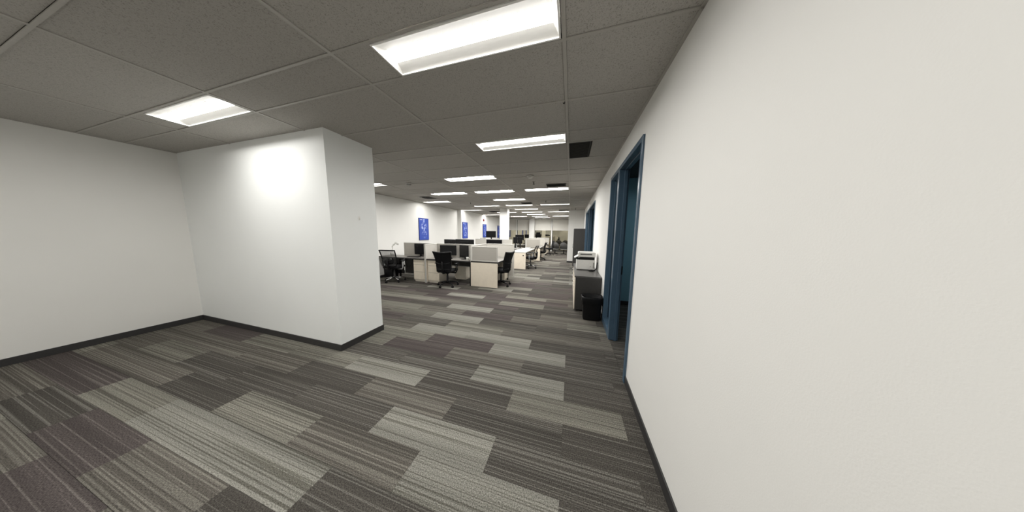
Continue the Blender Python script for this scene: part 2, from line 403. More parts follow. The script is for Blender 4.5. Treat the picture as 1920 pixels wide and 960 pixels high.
RET = (GX, GX+0.29, GY+GYP+FT, GY+GYP+3*FT)    # dark return grille position
jmin, jmax = -3, 12
for ci in range(5):
    xb, xa = xcuts[ci], xcuts[ci+1]
    for j in range(jmin, jmax):
        y = GY+GYP*j
        if (ci-1, j) in LIGHTS: tile(xa, xb-LW+0.022, y, y+FT)
        else: tile(xa, xb, y, y+FT)
        for q in (1, 3):
            ya, yb = y+q*FT, y+(q+2)*FT
            if ci == 0 and j == 1 and q == 1: tile(RET[1], xb, ya, yb)
            else: tile(xa, xb, ya, yb)
bar_cache = {}
def bar(x0, x1, y0, y1):
    y0, y1 = max(y0, YF), min(y1, YB)
    if y1-y0 < 0.01: return
    key = (round(x1-x0, 3), round(y1-y0, 3))
    if key in bar_cache: link_data('grid_bar', bar_cache[key], ceiling, (x0, y0, CEIL))
    else: bar_cache[key] = MB().box(0, key[0], 0, key[1], 0, 0.007).build('grid_bar', GRIDM, ceiling, (x0, y0, CEIL))
for x in xcuts[1:5]: bar(x-GR, x+GR, YF, YB)
for ci in range(5):
    xb, xa = xcuts[ci], xcuts[ci+1]
    for j in range(jmin, jmax):
        for q in (0, 1, 3):
            yy = GY+GYP*j+q*FT
            if YF < yy < YB: bar(xa+(GR if ci < 4 else 0), xb-(GR if ci > 0 else 0), yy-GC, yy+GC)
bar(XR-0.02, XR, YF, YB); bar(XL, XL+0.02, YF, YB)

# ------------------------------------------------------------------ walls
def wall_y(mb, x0, x1, spans, z1=CEIL+0.16):
    """wall running along Y with openings: spans = [(y0, y1, z_from)]"""
    for (a, b, z) in spans: mb.box(x0, x1, a, b, z, z1)
    return mb
wr = wall_y(MB(), XR, XR+WT, [(YF, D1[0], 0), (D1[0], D1[1], DZ), (D1[1], D2[0], 0), (D2[0], D2[1], DZ), (D2[1], JY+0.05, 0)])
struct('wall_right', wr, WHITE, 'long off-white painted wall along the right side', 'wall')
struct('wall_jog', MB().box(JX, XR+0.15, JY, YB, 0, CEIL+0.16), WHITE, 'white wall block standing out at the far right beside the windows', 'wall')
wl = MB().box(XL-0.15, XL, YF, YS, 0, CEIL+0.16).box(XL-0.15, XL2, YS, YB, 0, CEIL+0.16)
struct('wall_left', wl, WHITE, 'long white wall on the left hung with blue posters', 'wall')
struct('wall_behind', MB().box(XL-0.15, XO, YF-0.15, YF, 0, CEIL+0.16), WHITE, 'white wall closing the office behind the viewer', 'wall')
struct('wall_pillar', MB().box(XL, PX, PY0, PY1, 0, CEIL+0.006), PILLAR, 'thick white wall end standing at the left foreground', 'wall')
COLX = (-3.445, -3.06); COLY = (9.8, 10.18)
struct('wall_column', MB().box(*COLX, *COLY, 0, CEIL+0.006), WHITE, 'square white column rising behind the desk panels', 'column', bevel=0.004)
# side offices behind the right wall
struct('wall_office', MB().box(XR+WT, XO, 4.9, 5.05, 0, CEIL).box(XR+0.15, XO, JY, JY+0.1, 0, CEIL).box(XO, XO+0.1, YF, JY+0.1, 0, CEIL),
       TEAL, 'teal painted wall seen through the blue doorway', 'wall')
# baseboards
BH = 0.084
def base(name, mb, label): struct(name, mb, BASE, label, 'baseboard', bevel=0.002)
base('baseboard_right', MB().box(XR-0.010, XR, YF, D1[0]-0.002, 0, BH).box(XR-0.010, XR, D1[1]+0.002, D2[0]-0.002, 0, BH).box(XR-0.010, XR, D2[1]+0.002, JY, 0, BH), 'dark vinyl baseboard along the right wall')
base('baseboard_pillar', MB().box(XL, PX+0.010, PY0-0.010, PY0, 0, BH).box(PX, PX+0.010, PY0, PY1+0.010, 0, BH).box(XL, PX, PY1, PY1+0.010, 0, BH), 'dark baseboard wrapped round the foreground pillar')
base('baseboard_jog', MB().box(JX-0.010, XR-0.012, JY-0.010, JY, 0, BH).box(JX-0.010, JX, JY, YB, 0, BH), 'dark baseboard on the white wall block at the far right')
base('baseboard_left', MB().box(XL, XL+0.010, YF, PY0-0.012, 0, BH).box(XL, XL+0.010, PY1+0.012, YS, 0, BH).box(XL2, XL2+0.010, YS, YB, 0, BH), 'dark baseboard along the left poster wall')
base('baseboard_office', MB().box(XR+WT, XO, 4.89, 4.9, 0, BH), 'dark baseboard inside the side office')

# ------------------------------------------------------------------ blue door frames
def door(name, y0, y1, ym, label, sill):
    FD = 0.018; x0, x1 = XR-FD, XR+WT+0.012; fwid = 0.05
    root = thing(name, label, 'door'); root['kind'] = 'structure'
    for (a, b) in ((y0, y0+fwid), (y1-fwid, y1)):
        MB().box(x0, x1, a, b, 0, DZ).build('jamb', BLUE, root, bevel=0.003)
    MB().box(x0, x1, y0+fwid, y1-fwid, DZ-fwid, DZ).build('header', BLUE, root, bevel=0.003)
    MB().box(x0, x1, ym-0.045, ym+0.045, 0, DZ-fwid).build('mullion', BLUE, root, bevel=0.003)
    st = MB()      # stops
    xs = XR+0.045
    for a, b in ((y0+fwid, y0+fwid+0.016), (ym-0.061, ym-0.045)): st.box(xs, xs+0.04, a, b, 0, DZ-fwid)
    st.box(xs, xs+0.04, y0+fwid+0.016, ym-0.061, DZ-fwid-0.016, DZ-fwid)
    st.build('door_stop', BLUE, root, bevel=0.002)
    MB().box(XR+0.088, XR+0.104, ym-0.047, ym-0.0452, 0.98, 1.10).build('strike_plate', BLACK, root)
    sl = MB().box(x0, x1, ym+0.045, y1-fwid, 0, 0.10); sl.build('sill', BLUE, root, bevel=0.003)
    gb = MB().box(xs, xs+0.03, ym+0.045, ym+0.062, 0.10, DZ-fwid).box(xs, xs+0.03, y1-fwid-0.017, y1-fwid, 0.10, DZ-fwid)
    gb.box(xs, xs+0.03, ym+0.062, y1-fwid-0.017, 0.10, 0.117).box(xs, xs+0.03, ym+0.062, y1-fwid-0.017, DZ-fwid-0.017, DZ-fwid)
    gb.build('glazing_bead', BLUE, root, bevel=0.002)
    MB().box(xs+0.010, xs+0.016, ym+0.062, y1-fwid-0.017, 0.117, DZ-fwid-0.017).build('pane', PANE, root)
    return root
door('door_1', D1[0], D1[1], 3.20, 'open doorway with tall blue metal frame and narrow sidelight, nearest on the right wall', True)
door('door_2', D2[0], D2[1], 7.95, 'farther blue framed doorway beyond the printer on the right wall', True)

# ------------------------------------------------------------------ window wall with blinds
bays = [(XL2, -4.66), (-4.58, -3.44), (-3.02, -1.62), (-1.53, JX)]
HEADZ = 2.66
wb = MB().box(XL-0.15, XR+0.15, YB+0.10, YB+0.15, HEADZ, CEIL+0.16).box(XL-0.15, XR+0.15, YB, YB+0.10, HEADZ, CEIL+0.16)
for a, b in ((XL-0.15, XL2), (-4.66, -4.58), (-3.44, -3.02), (-1.62, -1.53), (JX, XR+0.15)):
    d = 0.10 if b-a < 0.2 and a > -5 else 0
    wb.box(a, b, YB-d, YB+0.15, 0, HEADZ)
wb.box(-3.44, -3.02, YB-0.35, YB, 0, CEIL+0.006)
struct('wall_windows', wb, WHITE, 'far window wall with white posts and a square white column', 'wall')
wn = 0
places = ['leftmost bay of the far wall', 'second bay from the left', 'bay right of the far column', 'rightmost bay of the far wall']
for (a, b), pl in zip(bays, places):
    wn += 1
    t = thing('window_%d' % wn, 'dark reflecting night window in the '+pl, 'window'); t['kind'] = 'structure'
    f = MB().box(a, b, YB+0.03, YB+0.09, 0, 0.09).box(a, b, YB+0.03, YB+0.09, HEADZ-0.05, HEADZ)
    f.box(a, a+0.04, YB+0.03, YB+0.09, 0.09, HEADZ-0.05).box(b-0.04, b, YB+0.03, YB+0.09, 0.09, HEADZ-0.05)
    f.build('window_frame', CARBON, t, bevel=0.003)
    MB().box(a+0.04, b-0.04, YB+0.055, YB+0.063, 0.09, HEADZ-0.05).build('pane', GLASS, t)
    bl = thing('roller_blind', 'half drawn off-white roller blind in the '+pl, 'blind', (0, 0, 0), 0, 'roller blinds on the far windows')
    MB().tube([(a+0.02, YB-0.03, HEADZ-0.02), (b-0.02, YB-0.03, HEADZ-0.02)], 0.022, 10).build('roller', BLIND, bl)
    MB().box(a+0.025, b-0.025, YB-0.010, YB-0.008, 1.775, HEADZ-0.02).build('fabric', BLIND, bl)
    MB().box(a+0.025, b-0.025, YB-0.017, YB-0.001, 1.752, 1.775).build('bottom_bar', WPLASTIC, bl, bevel=0.003)

# ------------------------------------------------------------------ troffer lights
def make_troffer(lens_m):
    L, W = LW-0.03, FT-0.03
    root = thing('ceiling_light', 'x', 'ceiling light', group='recessed strip lights in the ceiling')
    fr = MB()   # flat white rim
    for a in ((-L/2, L/2, -W/2, -W/2+0.010), (-L/2, L/2, W/2-0.010, W/2), (-L/2, -L/2+0.010, -W/2+0.010, W/2-0.010), (L/2-0.010, L/2, -W/2+0.010, W/2-0.010)):
        fr.box(a[0], a[1], a[2], a[3], -0.002, 0.008)
    fr.build('rim', REFLECTOR, root)
    l, h = L/2-0.010, W/2-0.010
    hw = 0.050; zl = 0.024
    for s in (-1, 1):       # two gently sloping wings beside the lens
        MB().add([(-l, h*s, 0.006), (l, h*s, 0.006), (l-0.03, hw*s, zl), (-l+0.03, hw*s, zl)], [(0, 1, 2, 3)]).build('reflector', REFLECTOR, root)
        MB().add([(s*l, -h, 0.006), (s*l, h, 0.006), (s*(l-0.03), hw, zl), (s*(l-0.03), -hw, zl)], [(0, 1, 2, 3)]).build('end_plate', REFLECTOR, root)
    MB().add([(-l+0.03, -hw, zl), (l-0.03, -hw, zl), (l-0.03, hw, zl), (-l+0.03, hw, zl)], [(0, 3, 2, 1)]).build('lens', lens_m, root)
    MB().box(-L/2, L/2, -W/2, W/2, zl+0.004, zl+0.03).build('housing', REFLECTOR, root)
    return root
protos = {}
colname = ['rightmost column', 'second column from the right', 'third column from the right', 'leftmost column']
rowname = {0: 'nearest in view', 1: 'beside the dark return grille', 2: 'over the aisle before the desks', 3: 'over the front desks', 4: 'just beyond the front desks',
           5: 'over the second desk row', 6: 'beside the square white column', 7: 'over the third desk row', 8: 'beyond the third desk row', 9: 'near the window wall', 10: 'last before the windows', -1: 'above the viewer', -2: 'behind the viewer'}
for (c, j) in sorted(LIGHTS):
    key = j >= 2 and c < 3
    if key in protos: o = copy_tree(protos[key])
    else: o = protos[key] = make_troffer(LENS2 if key else LENS)
    o.location = (GX-GXP*c-LW/2-0.004, GY+GYP*j+FT/2, CEIL)
    o['label'] = 'lit strip light %s, in the %s' % (rowname[j], colname[c])

LENS3 = mat('troffer_dim_lens', (0.9, 0.9, 0.88), 0.5, emit=((0.85, 0.95, 1.0), 5.5))
o = make_troffer(LENS3); o.location = (1.9, 3.6, CEIL-0.06); o['label'] = 'dim strip light inside the side office behind the blue doorway'

# ------------------------------------------------------------------ ceiling devices
t = thing('return_grille', 'dark square air return grille in the ceiling near the right wall', 'vent', (0, 0, 0))
MB().box(RET[0]+GR, RET[1], RET[2]+GR, RET[3]-GR, CEIL+0.012, CEIL+0.018).build('backing', VENTDARK, t)
fr = MB()
a, b, c_, d_ = RET[0]+GR, RET[1], RET[2]+GR, RET[3]-GR
fr.box(a, b, c_, c_+0.012, CEIL, CEIL+0.012).box(a, b, d_-0.012, d_, CEIL, CEIL+0.012).box(a, a+0.012, c_+0.012, d_-0.012, CEIL, CEIL+0.012).box(b-0.012, b, c_+0.012, d_-0.012, CEIL, CEIL+0.012)
fr.build('frame', VENTDARK, t)
for i in range(18):
    y = c_+0.03+i*(d_-c_-0.06)/17
    MB().box(a+0.012, b-0.012, y-0.004, y+0.004, CEIL+0.002, CEIL+0.012).build('slat', VENTDARK, t)
def diffuser(x, y, w_, d, label):
    t = thing('air_diffuser', label, 'vent', (x, y, CEIL), 0, 'supply diffusers in the ceiling')
    MB().box(-w_/2, w_/2, -d/2, d/2, -0.004, -0.001).build('plate', VENT, t)
    for i in range(4):
        y_ = -d/2+d*(i+0.5)/4
        MB().add([(-w_/2+0.02, y_-0.018, -0.02), (w_/2-0.02, y_-0.018, -0.02), (w_/2-0.02, y_+0.022, -0.004), (-w_/2+0.02, y_+0.022, -0.004)], [(0, 1, 2, 3)]).build('blade', CARBON, t)
diffuser(-0.40, 5.28, 0.50, 0.30, 'dark slotted air diffuser right before the third light along the right wall')
diffuser(-4.83, 6.25, 0.45, 0.45, 'square air diffuser in the ceiling near the left wall')
diffuser(-1.74, 8.15, 0.45, 0.30, 'small dark diffuser between strip lights above the second row of desks')
diffuser(-4.27, 11.2, 0.55, 0.5, 'square diffuser in the ceiling left of the white column')
diffuser(-0.42, 11.0, 0.5, 0.3, 'dark diffuser beside the white wall block')
def detector(x, y, label, dark=False):
    t = thing('smoke_detector', label, 'smoke detector', (x, y, CEIL))
    MB().lathe([(0.075, 0), (0.075, -0.012), (0.06, -0.018)], 20).build('base', DEVICE, t)
    MB().lathe([(0.055, -0.018), (0.052, -0.036), (0.03, -0.046), (0.004, -0.047)], 20).build('head', VENT if dark else DEVICE, t)
detector(-0.865, 4.34, 'round smoke detector beside the diffuser over the aisle')
detector(-3.88, 4.32, 'round dark detector in the ceiling behind the left pillar', True)
def sprinkler(x, y, label):
    t = thing('sprinkler_head', label, 'sprinkler', (x, y, CEIL), 0, 'sprinkler heads')
    MB().lathe([(0.032, 0), (0.030, -0.008), (0.012, -0.012)], 14).build('escutcheon', VENT, t)
    MB().lathe([(0.010, -0.010), (0.010, -0.05), (0.005, -0.055)], 10).build('pipe', CARBON, t)
    MB().lathe([(0.024, -0.055), (0.024, -0.059), (0.004, -0.060)], 14).build('deflector', CARBON, t)
sprinkler(-0.876, 4.84, 'dark sprinkler head hanging just past the smoke detector')
sprinkler(-0.93, 7.7, 'dark sprinkler head before the fourth light along the right wall')
sprinkler(-3.9, 7.6, 'dark sprinkler head above the left front desks')
sprinkler(0.16, 10.3, 'dark sprinkler head above the tall cabinet')
t = tag(MB().tube([(-0.105, 2.030, CEIL+0.002), (-0.105, 2.030, CEIL-0.010), (-0.112, 2.022, CEIL-0.018), (-0.118, 2.018, CEIL-0.012)], 0.004, 6).build('ceiling_clip', BLACK),
        'tiny black clip on the ceiling grid between the two nearest lights', 'clip')
t = thing('wall_hook', 'small white adhesive hook on the foreground pillar', 'hook', (PX, 2.16, 1.72))
MB().box(0, 0.005, -0.012, 0.012, -0.03, 0.02).build('plate', WPLASTIC, t, bevel=0.002)
MB().tube([(0.004, 0, -0.010), (0.014, 0, -0.018), (0.018, 0, -0.008)], 0.004, 6).build('hook_arm', WPLASTIC, t)

# ------------------------------------------------------------------ posters and alarm
def poster(x, y0, y1, z0, z1, seed, label):
    yc, zc = (y0+y1)/2, (z0+z1)/2
    t = thing('poster', label, 'poster', (x, yc, zc), 0, 'blue posters on the left wall')
    MB().box(0.001, 0.030, y0-yc, y1-yc, z0-zc, z1-zc).build('canvas', POSTEDGE, t, bevel=0.002)
    MB().box(0.0305, 0.032, y0-yc+0.012, y1-yc-0.012, z0-zc+0.012, z1-zc-0.012).build('print', poster_material('poster_print_%d' % seed, seed), t)
    MB().box(0.0322, 0.0330, y0-yc+0.06, y0-yc+0.19, z1-zc-0.075, z1-zc-0.055).build('title_line', PETAL, t)
poster(XL, 7.10, 7.69, 1.183, 2.092, 1, 'largest blue poster with pale drawing, nearest on the left wall')
poster(XL2, 10.24, 10.82, 1.183, 2.085, 2, 'second blue poster along the left wall, just past the wall step')
poster(XL2, 12.98, 13.56, 1.183, 2.085, 3, 'third blue poster, under the red alarm and behind a monitor')
poster(XL2, 15.86, 16.44, 1.10, 2.085, 4, 'farthest blue poster on the left wall beside the white column')
t = thing('fire_alarm', 'small red fire alarm on the left wall above a poster', 'alarm', (XL2, 13.12, 2.36))
MB().box(0.001, 0.05, -0.065, 0.065, -0.08, 0.08).build('body', RED, t, bevel=0.008)
MB().box(0.05, 0.06, -0.02, 0.02, 0.0, 0.04).build('strobe', WPLASTIC, t, bevel=0.008)

# ------------------------------------------------------------------ furniture builders
DT = 0.735    # desk height
def partition(label, x0, x1, y0, y1, z0, z1, upper=FABRIC, lower=MODESTY, split=DT, feet=False):
    """free standing office screen: trim frame, fabric insert, lower board"""
    xc, yc = (x0+x1)/2, (y0+y1)/2
    t = thing('desk_partition', label, 'partition', (xc, yc, 0))
    hx, hy = (x1-x0)/2, (y1-y0)/2
    alongx = hx > hy; T = 0.022
    fr = MB()
    if alongx:
        fr.box(-hx, -hx+T, -hy, hy, 0 if feet else z0, z1).box(hx-T, hx, -hy, hy, 0 if feet else z0, z1).box(-hx+T, hx-T, -hy, hy, z1-T, z1).box(-hx+T, hx-T, -hy, hy, z0, z0+T)
    else:
        fr.box(-hx, hx, -hy, -hy+T, 0 if feet else z0, z1).box(-hx, hx, hy-T, hy, 0 if feet else z0, z1).box(-hx, hx, -hy+T, hy-T, z1-T, z1).box(-hx, hx, -hy+T, hy-T, z0, z0+T)
    fr.build('trim_frame', ALU, t, bevel=0.003)
    ins = 0.006
    def insert(name, za, zb, m):
        if zb-za < 0.02: return
        if alongx: MB().box(-hx+T, hx-T, -hy+ins, hy-ins, za, zb).build(name, m, t)
        else: MB().box(-hx+ins, hx-ins, -hy+T, hy-T, za, zb).build(name, m, t)
    if split > z0+T+0.02:
        insert('lower_board', z0+T, split, lower); insert('fabric_insert', split+0.001, z1-T, upper)
    else: insert('fabric_insert', z0+T, z1-T, upper)
    return t
def desk(label, x0, x1, y0, y1, ends=(), legs=(), top=DESK, edge=DESKEDGE, th=0.036, group=None, lock=None):
    """worktop with dark edge, laminate end panels ('s','n','w','e') and thin legs"""
    xc, yc = (x0+x1)/2, (y0+y1)/2
    t = thing('desk', label, 'desk', (xc, yc, 0), 0, group)
    hx, hy = (x1-x0)/2, (y1-y0)/2
    MB().box(-hx, hx, -hy, hy, DT-th, DT-0.002).build('edge_band', edge, t, bevel=0.003)
    MB().box(-hx+0.003, hx-0.003, -hy+0.003, hy-0.003, DT-0.002, DT).build('worktop', top, t)
    zt = DT-th-0.001
    for e in ends:
        m = MB()
        if e == 's': m.box(-hx+0.005, hx-0.005, -hy+0.004, -hy+0.032, 0.012, zt)
        if e == 'n': m.box(-hx+0.005, hx-0.005, hy-0.032, hy-0.004, 0.012, zt)
        if e == 'w': m.box(-hx+0.004, -hx+0.032, -hy+0.005, hy-0.005, 0.012, zt)
        if e == 'e': m.box(hx-0.032, hx-0.004, -hy+0.005, hy-0.005, 0.012, zt)
        p = m.build('end_panel', CREAM, t, bevel=0.002)
        g = MB()
        if e in 'sn':
            ya = -hy+0.006 if e == 's' else hy-0.030
            g.box(-hx+0.02, hx-0.02, ya, ya+0.024, 0, 0.012)
        else:
            xa = -hx+0.006 if e == 'w' else hx-0.030
            g.box(xa, xa+0.024, -hy+0.02, hy-0.02, 0, 0.012)
        g.build('foot_rail', BLACK, p)
    if lock:
        MB().box(lock[0]-xc-0.025, lock[0]-xc+0.025, -hy-0.004, -hy+0.0035, lock[1]-0.022, lock[1]+0.022).build('cable_outlet', BLACK, t, bevel=0.003)
    for (lx, ly) in legs:
        MB().box(lx-xc-0.02, lx-xc+0.02, ly-yc-0.02, ly-yc+0.02, 0, zt).build('leg', BLACK, t, bevel=0.003)
    return t
def pedestal(label, x, y, rz=0, w=0.40, d=0.48, h=0.685):
    """drawer unit, front facing local -Y"""
    t = thing('drawer_pedestal', label, 'drawer unit', (x, y, 0), rz, 'cream drawer pedestals')
    MB().box(-w/2, w/2, -d/2+0.02, d/2, 0.045, h).build('body', CREAMEDGE, t, bevel=0.002)
    MB().box(-w/2+0.02, w/2-0.02, -d/2+0.03, d/2-0.02, 0, 0.045).build('plinth', CREAMEDGE, t)
    zs = [(h-0.155, h-0.004), (h-0.375, h-0.161), (0.075, h-0.381)]
    for i, (a, b) in enumerate(zs):
        dr = MB().box(-w/2+0.003, w/2-0.003, -d/2, -d/2+0.018, a, b).build('drawer', CREAM, t, bevel=0.002)
        MB().box(-w/2+0.02, w/2-0.02, -d/2+0.004, -d/2+0.012, b, b+0.005).build('pull_gap', MODESTY, dr)
        if i == 0: MB().lathe([(0.009, 0), (0.009, 0.006), (0.002, 0.007)], 12).build('lock', CHROME, dr).matrix_local = Matrix.Translation((w/2-0.05, -d/2, b-0.035)) @ Matrix.Rotation(PI/2, 4, 'X')
    return t
def monitor(label, x, y, rz, z=DT, w=0.54, h=0.33, lift=0.10, tilt=0.0, group='desktop monitors'):
    """flat monitor, screen facing local -Y"""
    t = thing('monitor', label, 'monitor', (x, y, z), rz, group)
    z0 = lift
    b = MB().box(-w/2, w/2, 0, 0.028, z0, z0+h).build('bezel', BLACK, t, bevel=0.005)
    MB().box(-w/2+0.012, w/2-0.012, -0.0015, 0.0005, z0+0.018, z0+h-0.012).build('screen', SCREEN, t)
    MB().box(-w*0.26, w*0.26, 0.028, 0.048, z0+h*0.2, z0+h*0.8).build('rear_cover', BLACK, t, bevel=0.01)
    MB().box(-0.03, 0.03, 0.049, 0.075, 0.012, z0+h*0.55).build('stand_neck', BLACK, t, bevel=0.006)
    MB().lathe([(0.11, 0), (0.11, 0.006), (0.03, 0.012)], 20, (0, 0.03, 0)).build('stand_base', BLACK, t)
    return t
def keyboard(label, x, y, rz, z=DT, m=BLACK):
    t = thing('keyboard', label, 'keyboard', (x, y, z), rz)
    MB().prism([(-0.065, 0), (0.065, 0), (0.065, 0.022), (-0.065, 0.010)], 'x', -0.215, 0.215).build('case', m, t, bevel=0.002)
    ks = MB()
    for r in range(5):
        for k in range(14):
            ks.box(-0.205+k*0.0293, -0.205+k*0.0293+0.024, -0.055+r*0.022, -0.055+r*0.022+0.018, 0.011+0.0019*r, 0.019+0.0019*r)
    o = ks.build('keys', CARBON if m is BLACK else m, t); o['kind'] = 'stuff'
    return t

# ------------------------------------------------------------------ task chair
def task_chair(name, label, base_m, arm_m, mesh_m, flare=0.0, lumbar=True):
    """five star task chair facing local +Y"""
    t = thing(name, label, 'chair', group='mesh back task chairs')
    for i in range(5):
        a = 2*PI*i/5+PI/2+0.3; c, s = math.cos(a), math.sin(a)
        leg = MB().tube([(0.03*c, 0.03*s, 0.125), (0.13*c, 0.13*s, 0.115), (0.28*c, 0.28*s, 0.085)], [0.026, 0.022, 0.015], 8).build('leg', base_m, t)
        cs = MB()
        for q in (-1, 1):
            px_, py_ = 0.285*c - q*0.015*s, 0.285*s + q*0.015*c
            ux, uy = -s, c
            ring = lambda off: [(px_+ux*off+c*0.028*math.cos(b), py_+uy*off+s*0.028*math.cos(b), 0.0285+0.028*math.sin(b)) for b in [2*PI*k/14 for k in range(14)]]
            cs.rings([ring(-0.010), ring(0.010)])
        cs.tube([(0.283*c, 0.283*s, 0.03), (0.283*c, 0.283*s, 0.09)], 0.010, 6)
        cs.build('caster', BLACK, leg)
    MB().lathe([(0.045, 0.095), (0.045, 0.15), (0.028, 0.16), (0.028, 0.30), (0.022, 0.31), (0.022, 0.40)], 14).build('gas_lift', base_m if base_m is BLACK else CARBON, t)
    mech = MB().box(-0.11, 0.11, -0.14, 0.10, 0.385, 0.425).build('tilt_mechanism', BLACK, t, bevel=0.01)
    MB().tube([(0.10, 0.02, 0.405), (0.26, 0.03, 0.395)], 0.007, 6).build('lever', SILVER, mech)
    # seat cushion, rounded slab
    st = MB(); rg = []
    def sup(ax, ay, n=28, e=0.38):
        out = []
        for k in range(n):
            q = 2*PI*k/n; cc, ss = math.cos(q), math.sin(q)
            out.append((ax*math.copysign(abs(cc)**e, cc), ay*math.copysign(abs(ss)**e, ss)))
        return out
    for (g, z) in ((0.86, 0.425), (0.97, 0.435), (1.0, 0.455), (0.985, 0.485), (0.90, 0.502), (0.55, 0.508)):
        rg.append([(x*g, y*g+0.01, z - (0.03*max(0, (y*g-0.12)/0.13)**2 if z > 0.44 else 0)) for x, y in sup(0.25, 0.24)])
    st.rings(rg).build('seat', BLACKF, t)
    # backrest
    H0, H1 = 0.51, 0.985
    def bp(u, v):      # u -1..1, v 0..1
        wv = 0.205+0.03*v + flare*max(0, v-0.6)**1.5
        y = -0.235 - 0.10*v + 0.035*math.sin(PI*v) + 0.035*u*u
        z = H0+(H1-H0)*v + (flare*0.25*u*u*max(0, v-0.7)/0.3)
        return Vector((u*wv, y, z))
    loop = [bp(u/4, 1) for u in range(-4, 4)]+[bp(1, 1-k/6) for k in range(6)]+[bp(1-u/4, 0) for u in range(8)]+[bp(-1, k/6) for k in range(6)]
    fr = MB().tube(loop, 0.017, 8, closed=True).build('back_frame', BLACK, t)
    ms = MB(); N, M_ = 8, 8
    vv = [bp(-1+2*i/N, j/M_) for j in range(M_+1) for i in range(N+1)]
    ms.add(vv, [(j*(N+1)+i, j*(N+1)+i+1, (j+1)*(N+1)+i+1, (j+1)*(N+1)+i) for j in range(M_) for i in range(N)], True)
    mo = ms.build('back_mesh', mesh_m, t)
    sp = MB().tube([(0, -0.10, 0.41), (0, -0.24, 0.42), (0, -0.285, 0.50), (0, -0.295, 0.62), (0, -0.31, 0.74)], [0.03, 0.03, 0.026, 0.022, 0.014], 8)
    sp.tube([tuple(bp(-0.92, 0.42)+Vector((0, -0.012, 0))), (-0.1, -0.295, 0.68), (0.1, -0.295, 0.68), tuple(bp(0.92, 0.42)+Vector((0, -0.012, 0)))], 0.011, 6)
    sp.build('back_spine', BLACK, t)
    if lumbar:
        lm = MB(); rg = []
        for k, (g, off) in enumerate(((0.75, -0.010), (1.0, -0.022), (0.85, -0.032), (0.3, -0.036))):
            rg.append([tuple(bp(0, 0.28)+Vector((x*g, off, z*g))) for x, z in sup(0.15, 0.07, 20, 0.5)])
        lm.rings(rg).build('lumbar_pad', BLACK, t)
    for q in (-1, 1):
        ar = MB().tube([(q*0.12, -0.02, 0.405), (q*0.27, -0.03, 0.40), (q*0.295, -0.03, 0.45), (q*0.30, -0.02, 0.645)], [0.018, 0.018, 0.018, 0.016], 8, flat=1.3).build('armrest', arm_m, t)
        pd = MB(); rg = []
        for (g, z) in ((0.85, 0.645), (1.0, 0.655), (0.95, 0.672), (0.6, 0.678)):
            rg.append([(q*0.30+x*g, 0.02+y*g, z) for x, y in sup(0.042, 0.125, 16, 0.5)])
        pd.rings(rg).build('arm_pad', BLACK, ar)
    return t
ch1 = task_chair('task_chair', 'task chair with grey see-through mesh back and polished base at the left desk', CHROME, SILVER, MESHG)
ch1.location = (-5.20, 5.03, 0); ch1.rotation_euler.z = 0.20
ch2 = task_chair('task_chair', 'black high mesh-back task chair pulled out before the front desks', BLACK, BLACK, MESHB, flare=0.10, lumbar=False)
ch2.location = (-3.35, 5.06, 0); ch2.rotation_euler.z = 0.12
def place(src, x, y, rz, label):
    c = copy_tree(src); c.location = (x, y, 0); c.rotation_euler = (0, 0, rz); c['label'] = label
    return c
place(ch2, -1.92, 5.61, PI/2-0.2, 'black task chair side-on beside the nearest cream desk end')
place(ch1, -1.66, 8.82, PI/2-0.1, 'task chair with polished base beside the white topped desk')
place(ch2, -1.62, 11.75, PI/2-0.1, 'black task chair beside the third cream desk end')
place(ch2, -1.42, 14.5, PI/2+0.3, 'farthest task chair, next to the two rounded lounge chairs')

# ------------------------------------------------------------------ front pod
ST = 1.167
partition('grey fabric spine panel behind the leftmost front desk', -5.46, -4.205, 5.72, 5.77, 0.10, ST)
partition('short divider panel standing between the two left front desks', -4.20, -4.145, 5.16, 5.77, 0.0, ST, upper=FABRICL, lower=CREAM)
partition('light panel behind the monitors of the middle front desk', -4.14, -2.745, 5.72, 5.77, 0.46, ST, upper=FABRICL)
dk = desk('long grey desk under the leftmost panel beside the left wall', -5.98, -4.205, 5.17, 5.715, legs=((-5.92, 5.67), (-5.6, 5.67)))
MB().box(-0.885, -0.37, 0.245, 0.262, 0.10, 0.697).build('modesty_panel', MODESTY, dk)
desk('grey desk carrying two black monitors behind the high-backed chair', -4.14, -2.745, 5.17, 5.715, legs=())
pedestal('cream drawer pedestal left of the divider under the leftmost desk', -4.445, 5.455)
pedestal('cream drawer pedestal right of the divider, beside the black chair', -3.935, 5.455)
tag(MB().box(-5.97, -5.63, 5.36, 5.60, 0, 0.46).box(-5.95, -5.65, 5.355, 5.36, 0.03, 0.43).build('storage_box', BLACK, bevel=0.006), 'black box pushed under the leftmost desk', 'box')
tag(MB().box(-2.743, -2.705, 5.25, 5.29, 0, 0.69).box(-2.80, -2.70, 5.2401, 5.31, 0.69, 0.6985).build('desk_bracket', BLACK, bevel=0.002), 'dark bracket leg joining the middle desk to the cream desk end', 'leg')
# right hand desk
desk('grey desk with the nearest cream end panel, facing the aisle', -2.70, -1.89, 5.215, 6.42, ends=('s',), legs=((-1.95, 6.36), (-2.62, 6.36)))
partition('grey screen standing on the nearest cream desk end', -2.665, -1.90, 5.225, 5.262, DT+0.002, 1.147)
partition('light panel along the inner side of the nearest aisle desk', -2.742, -2.702, 5.27, 6.42, 0.45, ST, upper=FABRICL)
partition('light grey panel closing the far side of the nearest aisle desk', -2.70, -1.765, 6.425, 6.475, 0.10, ST, upper=FABRICL, lower=FABRICL)
pedestal('white pedestal at the far side of the nearest aisle desk', -2.17, 6.215, PI/2, w=0.40, d=0.46)
